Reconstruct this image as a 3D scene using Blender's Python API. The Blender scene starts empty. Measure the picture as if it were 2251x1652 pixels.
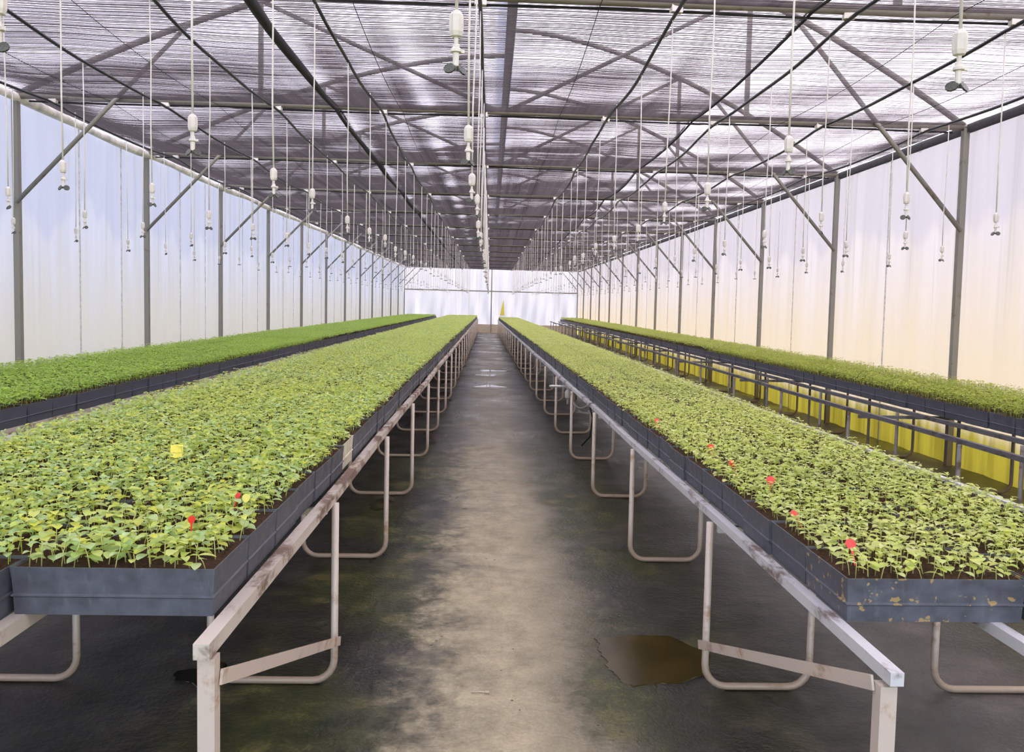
import bpy, math, random
import numpy as np
from mathutils import Vector, Matrix

# ------------------------------------------------------------------ camera
SC = bpy.context.scene
COL = SC.collection
random.seed(7)
RNG = np.random.default_rng(7)
R = math.radians
F_PX = 1848.0
YAW, PITCH, ROLL, SHIFT = R(1.56), R(3.59), R(1.2), 41.0
cam_d = bpy.data.cameras.new('camera')
cam_d.sensor_fit = 'HORIZONTAL'
cam_d.sensor_width = 36.0
cam_d.lens = F_PX / 2251.0 * 36.0
cam_d.shift_y = -SHIFT / 2251.0
cam_d.clip_start = 0.05
cam_d.clip_end = 400
cam = bpy.data.objects.new('camera', cam_d)
COL.objects.link(cam)
fw = Vector((math.sin(YAW) * math.cos(PITCH), math.cos(YAW) * math.cos(PITCH), -math.sin(PITCH)))
rt = fw.cross(Vector((0, 0, 1))).normalized()
up = rt.cross(fw)
rt2 = rt * math.cos(ROLL) + up * math.sin(ROLL)
up2 = up * math.cos(ROLL) - rt * math.sin(ROLL)
M = Matrix((rt2, up2, -fw)).transposed().to_4x4()
M.translation = Vector((0, 0, 1.5))
cam.matrix_world = M
SC.camera = cam

# ------------------------------------------------------------------ sky, sun, exposure
world = bpy.data.worlds.new('sky')
SC.world = world
world.use_nodes = True
wn = world.node_tree
wn.nodes.clear()
sky = wn.nodes.new('ShaderNodeTexSky')
sky.sky_type = 'NISHITA'
sky.sun_disc = False
sky.sun_elevation = R(62)
sky.sun_rotation = R(75)
sky.air_density = 1.0
sky.dust_density = 4.0
bg = wn.nodes.new('ShaderNodeBackground')
bg.inputs['Strength'].default_value = 0.55
wo = wn.nodes.new('ShaderNodeOutputWorld')
hz = wn.nodes.new('ShaderNodeMixRGB')          # thin bright haze over the whole sky
hz.inputs[0].default_value = 0.38
hz.inputs[2].default_value = (2.0, 2.08, 2.75, 1)
wn.links.new(sky.outputs[0], hz.inputs[1])
wn.links.new(hz.outputs[0], bg.inputs['Color'])
wn.links.new(bg.outputs[0], wo.inputs['Surface'])

sun_d = bpy.data.lights.new('sun', 'SUN')
sun_d.energy = 2.6
sun_d.angle = R(2.0)
sun_d.color = (1.0, 0.93, 0.82)
sun = bpy.data.objects.new('sun', sun_d)
COL.objects.link(sun)
sun.rotation_euler = Vector((-0.42, -0.12, -0.90)).to_track_quat('-Z', 'Y').to_euler()

vs = SC.view_settings
vs.view_transform = 'Standard'
vs.look = 'None'
vs.exposure = 1.42
vs.gamma = 1.0
vs.use_curve_mapping = False
cy = SC.cycles
cy.use_denoising = True
cy.max_bounces = 7
cy.diffuse_bounces = 4
cy.use_adaptive_sampling = True
cy.adaptive_threshold = 0.06
cy.adaptive_min_samples = 16
cy.glossy_bounces = 3
cy.transmission_bounces = 6
cy.transparent_max_bounces = 8
cy.caustics_reflective = False
cy.caustics_refractive = False
cy.sample_clamp_indirect = 8.0

# ------------------------------------------------------------------ material helpers
class NT:
    def __init__(s, name):
        s.m = bpy.data.materials.new(name)
        s.m.use_nodes = True
        s.t = s.m.node_tree
        s.t.nodes.clear()
        s.out = s.t.nodes.new('ShaderNodeOutputMaterial')
    def n(s, typ, **kw):
        nd = s.t.nodes.new('ShaderNode' + typ)
        for k, v in kw.items():
            if k in nd.inputs:
                s.put(nd.inputs[k], v)
            else:
                setattr(nd, k, v)
        return nd
    def put(s, sock, v):
        if isinstance(v, bpy.types.NodeSocket):
            s.t.links.new(v, sock)
        elif isinstance(v, (tuple, list)) and len(v) == 3 and sock.type == 'RGBA':
            sock.default_value = (*v, 1)
        else:
            sock.default_value = v
    def pos(s):
        return s.n('NewGeometry').outputs['Position']
    def objco(s):
        return s.n('TexCoord').outputs['Object']
    def mapv(s, vec, scale):
        nd = s.n('Mapping'); s.put(nd.inputs['Vector'], vec); nd.inputs['Scale'].default_value = scale
        return nd.outputs[0]
    def noise(s, vec, scale, detail=4, rough=0.55):
        nd = s.n('TexNoise'); s.put(nd.inputs['Vector'], vec)
        nd.inputs['Scale'].default_value = scale; nd.inputs['Detail'].default_value = detail; nd.inputs['Roughness'].default_value = rough
        return nd.outputs['Fac']
    def math(s, op, a, b=None, c=None, clamp=False):
        nd = s.n('Math'); nd.operation = op; nd.use_clamp = clamp
        s.put(nd.inputs[0], a)
        if b is not None: s.put(nd.inputs[1], b)
        if c is not None: s.put(nd.inputs[2], c)
        return nd.outputs[0]
    def sm(s, v, a, b, lo=0.0, hi=1.0):
        nd = s.n('MapRange'); nd.interpolation_type = 'SMOOTHSTEP'
        s.put(nd.inputs['Value'], v)
        nd.inputs['From Min'].default_value = a; nd.inputs['From Max'].default_value = b
        nd.inputs['To Min'].default_value = lo; nd.inputs['To Max'].default_value = hi
        return nd.outputs['Result']
    def ramp(s, v, stops):
        nd = s.n('ValToRGB'); s.put(nd.inputs[0], v)
        e = nd.color_ramp.elements
        while len(e) < len(stops): e.new(0.5)
        for el, (p, c) in zip(e, stops):
            el.position = p; el.color = (*c, 1)
        return nd.outputs['Color']
    def mix(s, f, a, b, blend='MIX'):
        nd = s.n('MixRGB'); nd.blend_type = blend
        s.put(nd.inputs[0], f); s.put(nd.inputs[1], a); s.put(nd.inputs[2], b)
        return nd.outputs[0]
    def xyz(s, vec):
        nd = s.n('SeparateXYZ'); s.put(nd.inputs[0], vec); return nd.outputs
    def bump(s, h, strength, dist):
        nd = s.n('Bump'); s.put(nd.inputs['Height'], h); nd.inputs['Strength'].default_value = strength; nd.inputs['Distance'].default_value = dist
        return nd.outputs[0]
    def pbsdf(s, col, rough=0.5, metal=0.0, spec=0.5, normal=None):
        nd = s.n('BsdfPrincipled')
        s.put(nd.inputs['Base Color'], col); s.put(nd.inputs['Roughness'], rough); s.put(nd.inputs['Metallic'], metal)
        s.put(nd.inputs['Specular IOR Level'], spec)
        if normal is not None: s.put(nd.inputs['Normal'], normal)
        return nd.outputs[0]
    def shmix(s, f, a, b):
        nd = s.n('MixShader'); s.put(nd.inputs[0], f); s.put(nd.inputs[1], a); s.put(nd.inputs[2], b)
        return nd.outputs[0]
    def done(s, sh):
        s.t.links.new(sh, s.out.inputs['Surface']); return s.m

def simple(name, col, rough=0.5, metal=0.0, var=0.25, scale=20, spec=0.5):
    k = NT(name)
    nz = k.noise(k.objco(), scale, 5)
    d = tuple(c * (1 - var) for c in col); l = tuple(min(1, c * (1 + var)) for c in col)
    return k.done(k.pbsdf(k.ramp(nz, [(0.3, d), (0.7, l)]), rough, metal, spec))

def film(name, side):
    """milky greenhouse film, streaked with algae and dirt, outdoor light painted in low down; side: L / R / B / roof"""
    k = NT(name)
    p = k.pos()
    x, y, z = k.xyz(p)
    base = (0.92, 0.87, 0.92)
    streak = k.noise(k.mapv(p, (3.0, 3.0, 0.12)), 1.6, 4)
    fine = k.noise(k.mapv(p, (1, 1, 0.03)), 9.0, 3)
    c = k.ramp(streak, [(0.35, (0.84, 0.79, 0.84)), (0.6, base)])
    c = k.mix(k.sm(fine, 0.52, 0.70, 0, 0.45), c, (0.60, 0.57, 0.50))
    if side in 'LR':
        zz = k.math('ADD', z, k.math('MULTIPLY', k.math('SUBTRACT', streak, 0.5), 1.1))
        c = k.mix(k.sm(zz, 2.5, 0.7, 0, 0.95), c, (0.94, 0.80, 0.58) if side == 'R' else (0.92, 0.79, 0.58))  # warm bounce from the ground painted into the lower film colour
        blot = k.noise(k.mapv(p, (1, 1, 0.5)), 0.9, 2)
        c = k.mix(k.sm(blot, 0.52, 0.60, 0, 0.10), c, (0.98, 0.95, 0.90))
    if side == 'R':
        z2 = k.math('ADD', z, k.math('MULTIPLY', k.math('SUBTRACT', fine, 0.5), 0.25))
        c = k.mix(k.sm(z2, 0.5, 0.25, 0, 1), c, k.ramp(k.noise(k.mapv(p, (1, 1, 0.06)), 7.0, 4), [(0.3, (0.26, 0.22, 0.02)), (0.6, (0.52, 0.45, 0.05))]))  # green of the vegetation outside painted in along the foot
    if side == 'B':
        st = k.noise(k.mapv(p, (1, 1, 0.25)), 1.3, 3)
        c = k.mix(k.sm(st, 0.5, 0.7, 0, 0.25), c, (0.75, 0.76, 0.80))
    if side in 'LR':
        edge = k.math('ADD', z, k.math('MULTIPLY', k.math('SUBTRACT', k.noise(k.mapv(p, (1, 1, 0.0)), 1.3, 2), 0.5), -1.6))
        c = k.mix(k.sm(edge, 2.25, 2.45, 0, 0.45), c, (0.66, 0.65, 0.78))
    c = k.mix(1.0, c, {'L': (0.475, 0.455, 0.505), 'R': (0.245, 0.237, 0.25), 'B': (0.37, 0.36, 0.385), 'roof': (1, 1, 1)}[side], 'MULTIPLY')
    tr = k.n('BsdfTranslucent'); k.put(tr.inputs[0], c)
    df = k.n('BsdfDiffuse'); k.put(df.inputs[0], c)
    gl = k.n('BsdfGlossy'); gl.inputs['Roughness'].default_value = 0.35; gl.inputs[0].default_value = (1, 1, 1, 1)
    b = k.shmix(0.22 if side != 'roof' else 0.12, tr.outputs[0], df.outputs[0])
    if side != 'roof':
        b = k.shmix(0.04, b, gl.outputs[0])
    return k.done(b)

def leafmat(name, cols, patch, trans=0.5):
    k = NT(name)
    g = k.n('NewGeometry')
    ri = g.outputs['Random Per Island']
    oi = k.n('ObjectInfo').outputs['Random']
    rr = k.math('FRACT', k.math('ADD', ri, oi))
    c = k.ramp(rr, [(i / (len(cols) - 1), q) for i, q in enumerate(cols)])
    pn = k.noise(g.outputs['Position'], 1.1, 3)
    c = k.mix(k.sm(pn, 0.45, 0.68, 0, 0.45), c, patch)
    ln = k.noise(k.objco(), 90, 2)
    c = k.mix(0.35, c, k.ramp(ln, [(0.3, (0.5, 0.5, 0.5)), (0.7, (0.68, 0.68, 0.68))]), 'OVERLAY')
    pb = k.pbsdf(c, 0.36, 0, 0.6)
    tr = k.n('BsdfTranslucent'); k.put(tr.inputs[0], k.mix(0.5, c, (0.75, 0.85, 0.15), 'MIX'))
    return k.done(k.shmix(trans, pb, tr.outputs[0]))

def rusty(name, clean, rust, amount, metal=0.3, rough=0.5):
    k = NT(name)
    p = k.pos()
    a = k.noise(k.mapv(p, (1, 0.45, 1)), 14, 6, 0.65)
    b = k.noise(p, 2.2, 3)
    f = k.sm(k.math('ADD', k.math('MULTIPLY', a, 0.65), k.math('MULTIPLY', b, 0.35)), 0.62 - amount * 0.25, 0.72 - amount * 0.2, 0, 0.95)
    c = k.mix(f, clean, rust)
    z = k.xyz(p)[2]
    low = k.sm(z, 0.25, 0.02, 0, 0.75)
    c = k.mix(low, c, (0.33, 0.22, 0.13))
    return k.done(k.pbsdf(c, k.sm(f, 0, 1, rough, 0.85), k.sm(f, 0, 1, metal, 0.0), 0.5))

def floor_material():
    k = NT('wet_concrete')
    p = k.pos()
    x, y, z = k.xyz(p)
    n1 = k.noise(p, 0.9, 4)
    n2 = k.noise(p, 5.0, 6, 0.62)
    n3 = k.noise(p, 40.0, 5, 0.7)
    wob = k.math('MULTIPLY', k.math('SUBTRACT', n1, 0.5), 0.55)
    wob2 = k.math('MULTIPLY', k.math('SUBTRACT', n2, 0.5), 0.35)
    n4 = k.noise(p, 17.0, 6, 0.68)
    wob3 = k.math('MULTIPLY', k.math('SUBTRACT', n4, 0.5), 0.42)
    xs = k.math('ADD', k.math('SUBTRACT', x, 0.07), k.math('ADD', wob3, k.math('ADD', wob, wob2)))
    ax = k.math('ABSOLUTE', xs)
    dry = k.math('MULTIPLY', k.sm(ax, 0.58, 0.10, 0, 1), k.sm(y, 12.0, 4.0, 0.35, 1.0))
    fine_ = k.noise(p, 70.0, 4, 0.7)
    dirt = k.ramp(n2, [(0.3, (0.010, 0.009, 0.006)), (0.55, (0.030, 0.027, 0.020)), (0.75, (0.065, 0.058, 0.045))])
    beige = k.ramp(n2, [(0.3, (0.24, 0.20, 0.12)), (0.7, (0.47, 0.395, 0.245))])
    c = k.mix(dry, dirt, beige)
    # algae film along the feet of the benches
    al = k.math('MULTIPLY', k.sm(n1, 0.40, 0.55), k.math('MULTIPLY', k.sm(ax, 0.22, 0.50), k.sm(ax, 1.3, 0.8)))
    al = k.math('MULTIPLY', al, k.sm(y, 12, 5))
    c = k.mix(k.math('MULTIPLY', al, 0.9), c, k.ramp(k.math('ADD', k.math('MULTIPLY', n2, 0.7), k.math('MULTIPLY', fine_, 0.3)), [(0.35, (0.010, 0.017, 0.003)), (0.52, (0.045, 0.050, 0.010)), (0.64, (0.17, 0.14, 0.035))]))
    c = k.mix(0.8, c, k.ramp(k.math('ADD', k.math('MULTIPLY', fine_, 0.5), k.math('MULTIPLY', n4, 0.5)), [(0.32, (0.30, 0.30, 0.30)), (0.68, (0.68, 0.68, 0.67))]), 'OVERLAY')
    # right-hand side paler, with darker damp tongues
    rs = k.math('MULTIPLY', k.sm(x, 0.85, 1.5), k.sm(n1, 0.40, 0.58))
    c = k.mix(k.math('MULTIPLY', rs, 0.75), c, k.ramp(n2, [(0.3, (0.06, 0.053, 0.042)), (0.7, (0.15, 0.13, 0.105))]))
    # specks of substrate
    vo = k.n('TexVoronoi'); k.put(vo.inputs['Vector'], p); vo.inputs['Scale'].default_value = 15.0
    sp = k.math('LESS_THAN', vo.outputs['Distance'], k.math('MULTIPLY', k.sm(n2, 0.46, 0.66), 0.12))
    c = k.mix(k.math('MULTIPLY', sp, 0.8), c, (0.02, 0.015, 0.01))
    wet = k.math('MULTIPLY', k.sm(n1, 0.35, 0.6, 1, 0.25), k.sm(dry, 0, 1, 1, 0.35))
    pudd = k.sm(k.noise(k.mapv(p, (1.2, 0.35, 1)), 1.7, 3), 0.50, 0.72, 0, 1)
    rough = k.math('SUBTRACT', k.sm(wet, 0, 1, 0.55, 0.30), k.math('MULTIPLY', pudd, 0.22), clamp=True)
    rough = k.math('MAXIMUM', rough, 0.07)
    hgt = k.math('ADD', k.math('MULTIPLY', n3, 0.35), n2)
    flat = hgt
    return k.done(k.pbsdf(c, rough, 0, 0.5, k.bump(flat, 0.55, 0.02)))

def soilmat():
    k = NT('peat_substrate')
    n = k.noise(k.pos(), 120, 5, 0.7)
    c = k.ramp(n, [(0.3, (0.020, 0.009, 0.005)), (0.55, (0.075, 0.034, 0.020)), (0.8, (0.17, 0.085, 0.05))])
    return k.done(k.pbsdf(c, 0.9, 0, 0.2, k.bump(n, 0.9, 0.01)))

def traymat(name, base, spots=0.0):
    k = NT(name)
    p = k.pos()
    n = k.noise(p, 26, 5)
    n2 = k.noise(k.mapv(p, (1, 1, 0.25)), 60, 3)
    c = k.ramp(n, [(0.3, tuple(b * 0.75 for b in base)), (0.7, tuple(b * 1.3 for b in base))])
    c = k.mix(k.sm(n2, 0.55, 0.75, 0, 0.35), c, (0.16, 0.16, 0.17))
    if spots:
        s = k.noise(p, 34, 2)
        c = k.mix(k.sm(s, 0.615, 0.645, 0, spots), c, (0.36, 0.24, 0.09))
    return k.done(k.pbsdf(c, k.sm(n, 0.3, 0.7, 0.38, 0.6), 0, 0.5))

MAT = {}
MAT['floor'] = floor_material()
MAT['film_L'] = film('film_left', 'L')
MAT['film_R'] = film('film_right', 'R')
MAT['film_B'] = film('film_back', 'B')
MAT['film_roof'] = film('film_roof', 'roof')
MAT['steel'] = rusty('galvanised_steel', (0.25, 0.235, 0.205), (0.18, 0.14, 0.095), 0.25, 0.2, 0.55)
MAT['chord'] = rusty('chord_steel', (0.21, 0.19, 0.16), (0.13, 0.10, 0.07), 0.3, 0.1, 0.6)
MAT['rail'] = rusty('rusty_rail', (0.56, 0.49, 0.40), (0.17, 0.10, 0.065), 0.62, 0.1, 0.55)
MAT['rail_pale'] = rusty('pale_rail', (0.60, 0.59, 0.58), (0.16, 0.10, 0.07), 0.45, 0.2, 0.5)
MAT['leg'] = rusty('pale_leg', (0.57, 0.475, 0.385), (0.38, 0.25, 0.15), 0.4, 0.1, 0.45)
MAT['rail_backlit'] = rusty('backlit_rail', (0.13, 0.125, 0.13), (0.06, 0.045, 0.035), 0.5, 0.2, 0.6)  # right wall bench: backlit darkness put into the rail colour
MAT['leg_backlit'] = rusty('backlit_leg', (0.20, 0.18, 0.15), (0.09, 0.06, 0.04), 0.5, 0.1, 0.6)  # same bench: legs coloured dark to stand for backlight
MAT['tray'] = traymat('black_tray', (0.075, 0.078, 0.092))
MAT['tray_spot'] = traymat('splashed_tray', (0.080, 0.083, 0.098), 0.9)
MAT['tray_cream'] = traymat('cream_tray', (0.60, 0.55, 0.40))
MAT['soil'] = soilmat()
MAT['hose'] = simple('black_hose', (0.012, 0.012, 0.016), 0.4)
MAT['hem'] = simple('black_hem', (0.025, 0.025, 0.028), 0.9)
MAT['tube'] = simple('white_tube', (0.66, 0.62, 0.57), 0.35, 0, 0.05)
MAT['valve'] = simple('white_valve', (0.66, 0.61, 0.55), 0.35, 0, 0.06)
MAT['head'] = simple('grey_spinner', (0.06, 0.064, 0.05), 0.25, 0, 0.5, 300)
MAT['red'] = simple('red_plastic', (0.80, 0.045, 0.035), 0.4, 0, 0.08)
MAT['yellow'] = simple('yellow_plastic', (0.80, 0.66, 0.06), 0.45, 0, 0.08)
MAT['lime'] = simple('lime_plastic', (0.62, 0.58, 0.10), 0.45, 0, 0.08)
MAT['batten'] = simple('film_batten', (0.62, 0.60, 0.57), 0.6)
MAT['roll'] = simple('rolled_film', (0.72, 0.68, 0.62), 0.5, 0, 0.35, 6)
MAT['kick'] = simple('kick_board', (0.52, 0.42, 0.30), 0.7)
MAT['stem'] = simple('stem_green', (0.50, 0.50, 0.16), 0.5)
MAT['water'] = None
k = NT('puddle_water')
MAT['water'] = k.done(k.pbsdf(k.ramp(k.noise(k.pos(), 6, 4), [(0.3, (0.030, 0.020, 0.004)), (0.7, (0.070, 0.050, 0.012))]), 0.22, 0, 0.35))
k = NT('clear_water')
MAT['clear_water'] = k.done(k.pbsdf((0.02, 0.019, 0.015), 0.035, 0, 0.6))
k = NT('outdoor_grass')
MAT['grass'] = k.done(k.pbsdf(k.ramp(k.noise(k.pos(), 0.8, 5), [(0.3, (0.14, 0.17, 0.04)), (0.7, (0.30, 0.30, 0.10))]), 0.9))
G1 = [(0.296, 0.502, 0.148), (0.844, 0.821, 0.08), (0.433, 0.638, 0.228), (0.627, 0.798, 0.456), (0.889, 0.889, 0.137), (0.41, 0.638, 0.296), (0.707, 0.798, 0.137)]
G2 = [(0.57, 0.661, 0.137), (0.798, 0.821, 0.182), (0.684, 0.752, 0.228), (0.866, 0.889, 0.388), (0.524, 0.661, 0.114), (0.775, 0.821, 0.296)]
G3 = [(0.296, 0.524, 0.068), (0.479, 0.684, 0.08), (0.365, 0.616, 0.103), (0.57, 0.73, 0.091)]
G4 = [(0.365, 0.479, 0.068), (0.57, 0.638, 0.08), (0.433, 0.547, 0.08), (0.661, 0.707, 0.16)]
MAT['leaf_L1'] = leafmat('leaf_left_aisle', G1, (0.62, 0.68, 0.12))
MAT['leaf_R1'] = leafmat('leaf_right_aisle', G2, (0.44, 0.56, 0.14))
MAT['leaf_L2'] = leafmat('leaf_left_wall', G3, (0.36, 0.52, 0.07))
MAT['leaf_R2'] = leafmat('leaf_right_wall', G4, (0.36, 0.44, 0.06))

def clothmat():
    k = NT('shade_cloth')
    p = k.pos()
    s = k.noise(k.mapv(p, (6, 0.05, 0.05)), 2.0, 4)
    c = k.ramp(s, [(0.3, (0.030, 0.027, 0.027)), (0.7, (0.058, 0.050, 0.050))])
    df = k.n('BsdfDiffuse'); k.put(df.inputs[0], c)
    tr = k.n('BsdfTranslucent'); k.put(tr.inputs[0], c)
    return k.done(k.shmix(0.5, df.outputs[0], tr.outputs[0]))
MAT['cloth'] = clothmat()

# ------------------------------------------------------------------ mesh helpers
class MB:
    def __init__(s):
        s.v = []; s.f = []
    def add(s, v, f):
        o = len(s.v)
        s.v += [tuple(q) for q in v]
        s.f += [tuple(i + o for i in q) for q in f]
        return s
    def box(s, x0, x1, y0, y1, z0, z1):
        v = [(x0, y0, z0), (x1, y0, z0), (x1, y1, z0), (x0, y1, z0), (x0, y0, z1), (x1, y0, z1), (x1, y1, z1), (x0, y1, z1)]
        return s.add(v, [(0, 3, 2, 1), (4, 5, 6, 7), (0, 1, 5, 4), (1, 2, 6, 5), (2, 3, 7, 6), (3, 0, 4, 7)])
    def tube(s, pts, r, n=8, cap=True, rx=None):
        """round tube (or oval with rx) along a polyline; r may be a list"""
        P = [Vector(q) for q in pts]
        rr = r if isinstance(r, (list, tuple)) else [r] * len(P)
        T = []
        for i in range(len(P)):
            a = P[max(0, i - 1)]; b = P[min(len(P) - 1, i + 1)]
            T.append((b - a).normalized())
        ref = Vector((0, 0, 1)) if abs(T[0].z) < 0.9 else Vector((0, 1, 0))
        u = T[0].cross(ref).normalized()
        vs_, fs = [], []
        for i, p in enumerate(P):
            t = T[i]
            u = (u - t * u.dot(t)).normalized()
            w = t.cross(u)
            for j in range(n):
                a = 2 * math.pi * j / n
                vs_.append(p + u * (math.cos(a) * rr[i]) + w * (math.sin(a) * rr[i]))
        for i in range(len(P) - 1):
            for j in range(n):
                fs.append((i * n + j, i * n + (j + 1) % n, (i + 1) * n + (j + 1) % n, (i + 1) * n + j))
        if cap:
            fs.append(tuple(range(n - 1, -1, -1))); fs.append(tuple((len(P) - 1) * n + j for j in range(n)))
        return s.add(vs_, fs)
    def bar(s, a, b, w, h, upv=(0, 0, 1)):
        """rectangular bar from a to b, w across, h along upv"""
        a, b = Vector(a), Vector(b)
        t = (b - a).normalized()
        u = t.cross(Vector(upv)).normalized(); q = u.cross(t)
        v = []
        for p in (a, b):
            for su, sq in ((-1, -1), (1, -1), (1, 1), (-1, 1)):
                v.append(p + u * (su * w / 2) + q * (sq * h / 2))
        return s.add(v, [(0, 1, 2, 3), (7, 6, 5, 4), (0, 4, 5, 1), (1, 5, 6, 2), (2, 6, 7, 3), (3, 7, 4, 0)])
    def lathe(s, prof, n=10, flute=0.0, cx=0, cy_=0):
        v, f = [], []
        for (r, z) in prof:
            for j in range(n):
                a = 2 * math.pi * j / n
                rr = r * (1 - (flute if j % 2 else 0))
                v.append((cx + rr * math.cos(a), cy_ + rr * math.sin(a), z))
        for i in range(len(prof) - 1):
            for j in range(n):
                f.append((i * n + j, (i + 1) * n + j, (i + 1) * n + (j + 1) % n, i * n + (j + 1) % n))
        f.append(tuple(range(n))); f.append(tuple((len(prof) - 1) * n + j for j in range(n - 1, -1, -1)))
        return s.add(v, f)
    def mesh(s, name, mat, smooth=False):
        me = bpy.data.meshes.new(name)
        me.from_pydata(s.v, [], s.f)
        me.materials.append(mat)
        if smooth:
            me.polygons.foreach_set('use_smooth', [True] * len(me.polygons))
        me.update()
        return me

def obj(name, me, parent=None, loc=(0, 0, 0), rot=None):
    o = bpy.data.objects.new(name, me)
    COL.objects.link(o)
    o.location = loc
    if rot: o.rotation_euler = rot
    if parent: o.parent = parent
    return o

def tag(o, label, cat, group=None, kind=None):
    o['label'] = label; o['category'] = cat
    if group: o['group'] = group
    if kind: o['kind'] = kind
    return o

def npmesh(name, verts, faces, mat, smooth=False):
    """verts (n,3), faces (m,3) or (m,4) arrays"""
    me = bpy.data.meshes.new(name)
    m, kk = faces.shape
    me.vertices.add(len(verts)); me.vertices.foreach_set('co', np.ascontiguousarray(verts, dtype=np.float32).ravel())
    me.loops.add(m * kk); me.loops.foreach_set('vertex_index', np.ascontiguousarray(faces, dtype=np.int32).ravel())
    me.polygons.add(m); me.polygons.foreach_set('loop_start', np.arange(0, m * kk, kk, dtype=np.int32))
    if smooth: me.polygons.foreach_set('use_smooth', np.ones(m, dtype=bool))
    me.materials.append(mat)
    me.update(calc_edges=True)
    return me

def struct(o):
    o['kind'] = 'structure'
    return o

XL, XR = -4.48, 4.56           # side walls
EL, ER = 3.36, 3.30            # eaves
Y0, Y1 = -3.0, 44.15           # front opening, far gable
RX = 0.18                      # ridge
BAY0, BAY = 5.13, 3.0
def eave(x): return EL + (ER - EL) * (x - XL) / (XR - XL)
def arch(x):
    if x < RX:
        u = (RX - x) / (RX - XL); return EL + (4.72 - EL) * (1 - u ** 1.7)
    u = (x - RX) / (XR - RX); return ER + (5.05 - ER) * (1 - u ** 1.7)

# ------------------------------------------------------------------ structure: floor, ground, walls, roof
g = obj('floor', MB().box(XL - 0.15, XR + 0.15, Y0, Y1 + 0.2, -0.12, 0.0).mesh('floor', MAT['floor'])); struct(g)
g = obj('floor_outside', MB().box(-70, 70, -60, 110, -0.30, -0.12).mesh('ground', MAT['grass'])); struct(g)

def wall_grid(x, z1, name, mat, ph):
    ys = np.linspace(Y0, Y1, 500); zs = np.linspace(0.0, z1, 7)
    yy, zz = np.meshgrid(ys, zs, indexing='ij')
    dx = 0.012 * np.sin(yy * 7.3 + ph + 0.4 * np.sin(yy * 1.9)) + 0.008 * np.sin(yy * 17.1 + 1.3 * zz + ph)
    v = np.stack([np.full_like(yy, x) + dx, yy, zz], -1).reshape(-1, 3)
    n = len(zs); i = np.arange(len(ys) - 1)[:, None] * n + np.arange(n - 1)[None, :]; i = i.ravel()
    f = np.stack([i, i + 1, i + n + 1, i + n], 1)
    return struct(obj(name, npmesh(name, v, f, mat, True)))
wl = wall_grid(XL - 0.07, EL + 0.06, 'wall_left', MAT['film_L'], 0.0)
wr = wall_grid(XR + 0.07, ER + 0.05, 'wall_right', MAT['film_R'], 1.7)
# battens that clip the film between the posts
for (wall, x, zt, offs) in ((wl, XL - 0.035, EL, (1.38, 2.42)), (wr, XR + 0.035, ER, (1.5,))):
    for kk in range(13):
        for o_ in offs:
            y = BAY0 + kk * BAY + o_ + random.uniform(-0.12, 0.12)
            w = random.choice((0.006, 0.008, 0.014))
            obj('batten', MB().box(x - 0.006, x + 0.006, y - w / 2, y + w / 2, 0.0, zt).mesh('batten', MAT['batten']), wall)

# far gable: film above and below a bar, kick board, centre post
def gable_film(name, z0f, z1f, n=140, amp=0.02):
    xs = np.linspace(XL - 0.05, XR + 0.05, n); ts = np.linspace(0, 1, 9)
    v = []
    for x in xs:
        a, b = z0f(x), z1f(x)
        for t in ts:
            z = a + (b - a) * t
            dy = amp * (math.sin(x * 5.1 + 2.2 * math.sin(x * 1.3) + z * 1.1) + 0.6 * math.sin(x * 11.7 - z * 2.0)) * (1 - t * t * 0.8)
            v.append((x, Y1 + dy, z))
    m = len(ts); i = (np.arange(n - 1)[:, None] * m + np.arange(m - 1)[None, :]).ravel()
    f = np.stack([i, i + m, i + m + 1, i + 1], 1)
    return npmesh(name, np.array(v), f, MAT['film_B'], True)
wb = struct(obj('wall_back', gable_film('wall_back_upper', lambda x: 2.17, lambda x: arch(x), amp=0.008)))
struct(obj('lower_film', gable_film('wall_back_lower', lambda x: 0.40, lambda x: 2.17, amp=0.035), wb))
obj('gable_bar', MB().tube([(XL, Y1 - 0.06, 2.19), (XR, Y1 - 0.06, 2.15)], 0.03, 8).mesh('gable_bar', MAT['steel']), wb)
obj('gable_post', MB().box(0.03, 0.09, Y1 - 0.10, Y1 - 0.04, 0, 3.3).mesh('gable_post', MAT['steel']), wb)
struct(obj('baseboard_back', MB().box(XL, XR, Y1 - 0.05, Y1 + 0.05, 0, 0.44).mesh('baseboard_back', MAT['kick'])))

# roof film
xs = np.concatenate([np.linspace(XL - 0.06, RX, 16), np.linspace(RX, XR + 0.06, 16)])
zz = [EL + 0.05 if x <= XL else ER + 0.05 if x >= XR else (arch(x - 1e-6) if i < 16 else arch(x + 1e-6)) + 0.06 for i, x in enumerate(xs)]
zz[15] = 4.78; zz[16] = 5.11
v = []
for x, z in zip(xs, zz):
    v += [(x, Y0, z), (x, Y1, z)]
f = np.array([(2 * i, 2 * i + 1, 2 * i + 3, 2 * i + 2) for i in range(len(xs) - 1)])
struct(obj('ceiling', npmesh('ceiling', np.array(v), f, MAT['film_roof'])))

# eave rails
struct(obj('trim_1', MB().tube([(XL + 0.01, y, EL - 0.03 + 0.012 * math.sin(y * 1.7)) for y in np.arange(Y0, Y1, 0.6)], [0.045 + 0.010 * math.sin(y * 3.1) for y in np.arange(Y0, Y1, 0.6)], 8).mesh('eave_roll', MAT['roll'], True)))
struct(obj('trim_2', MB().box(XR + 0.0, XR + 0.06, Y0, Y1, ER - 0.05, ER + 0.02).mesh('eave_gutter', MAT['hem'])))

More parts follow.
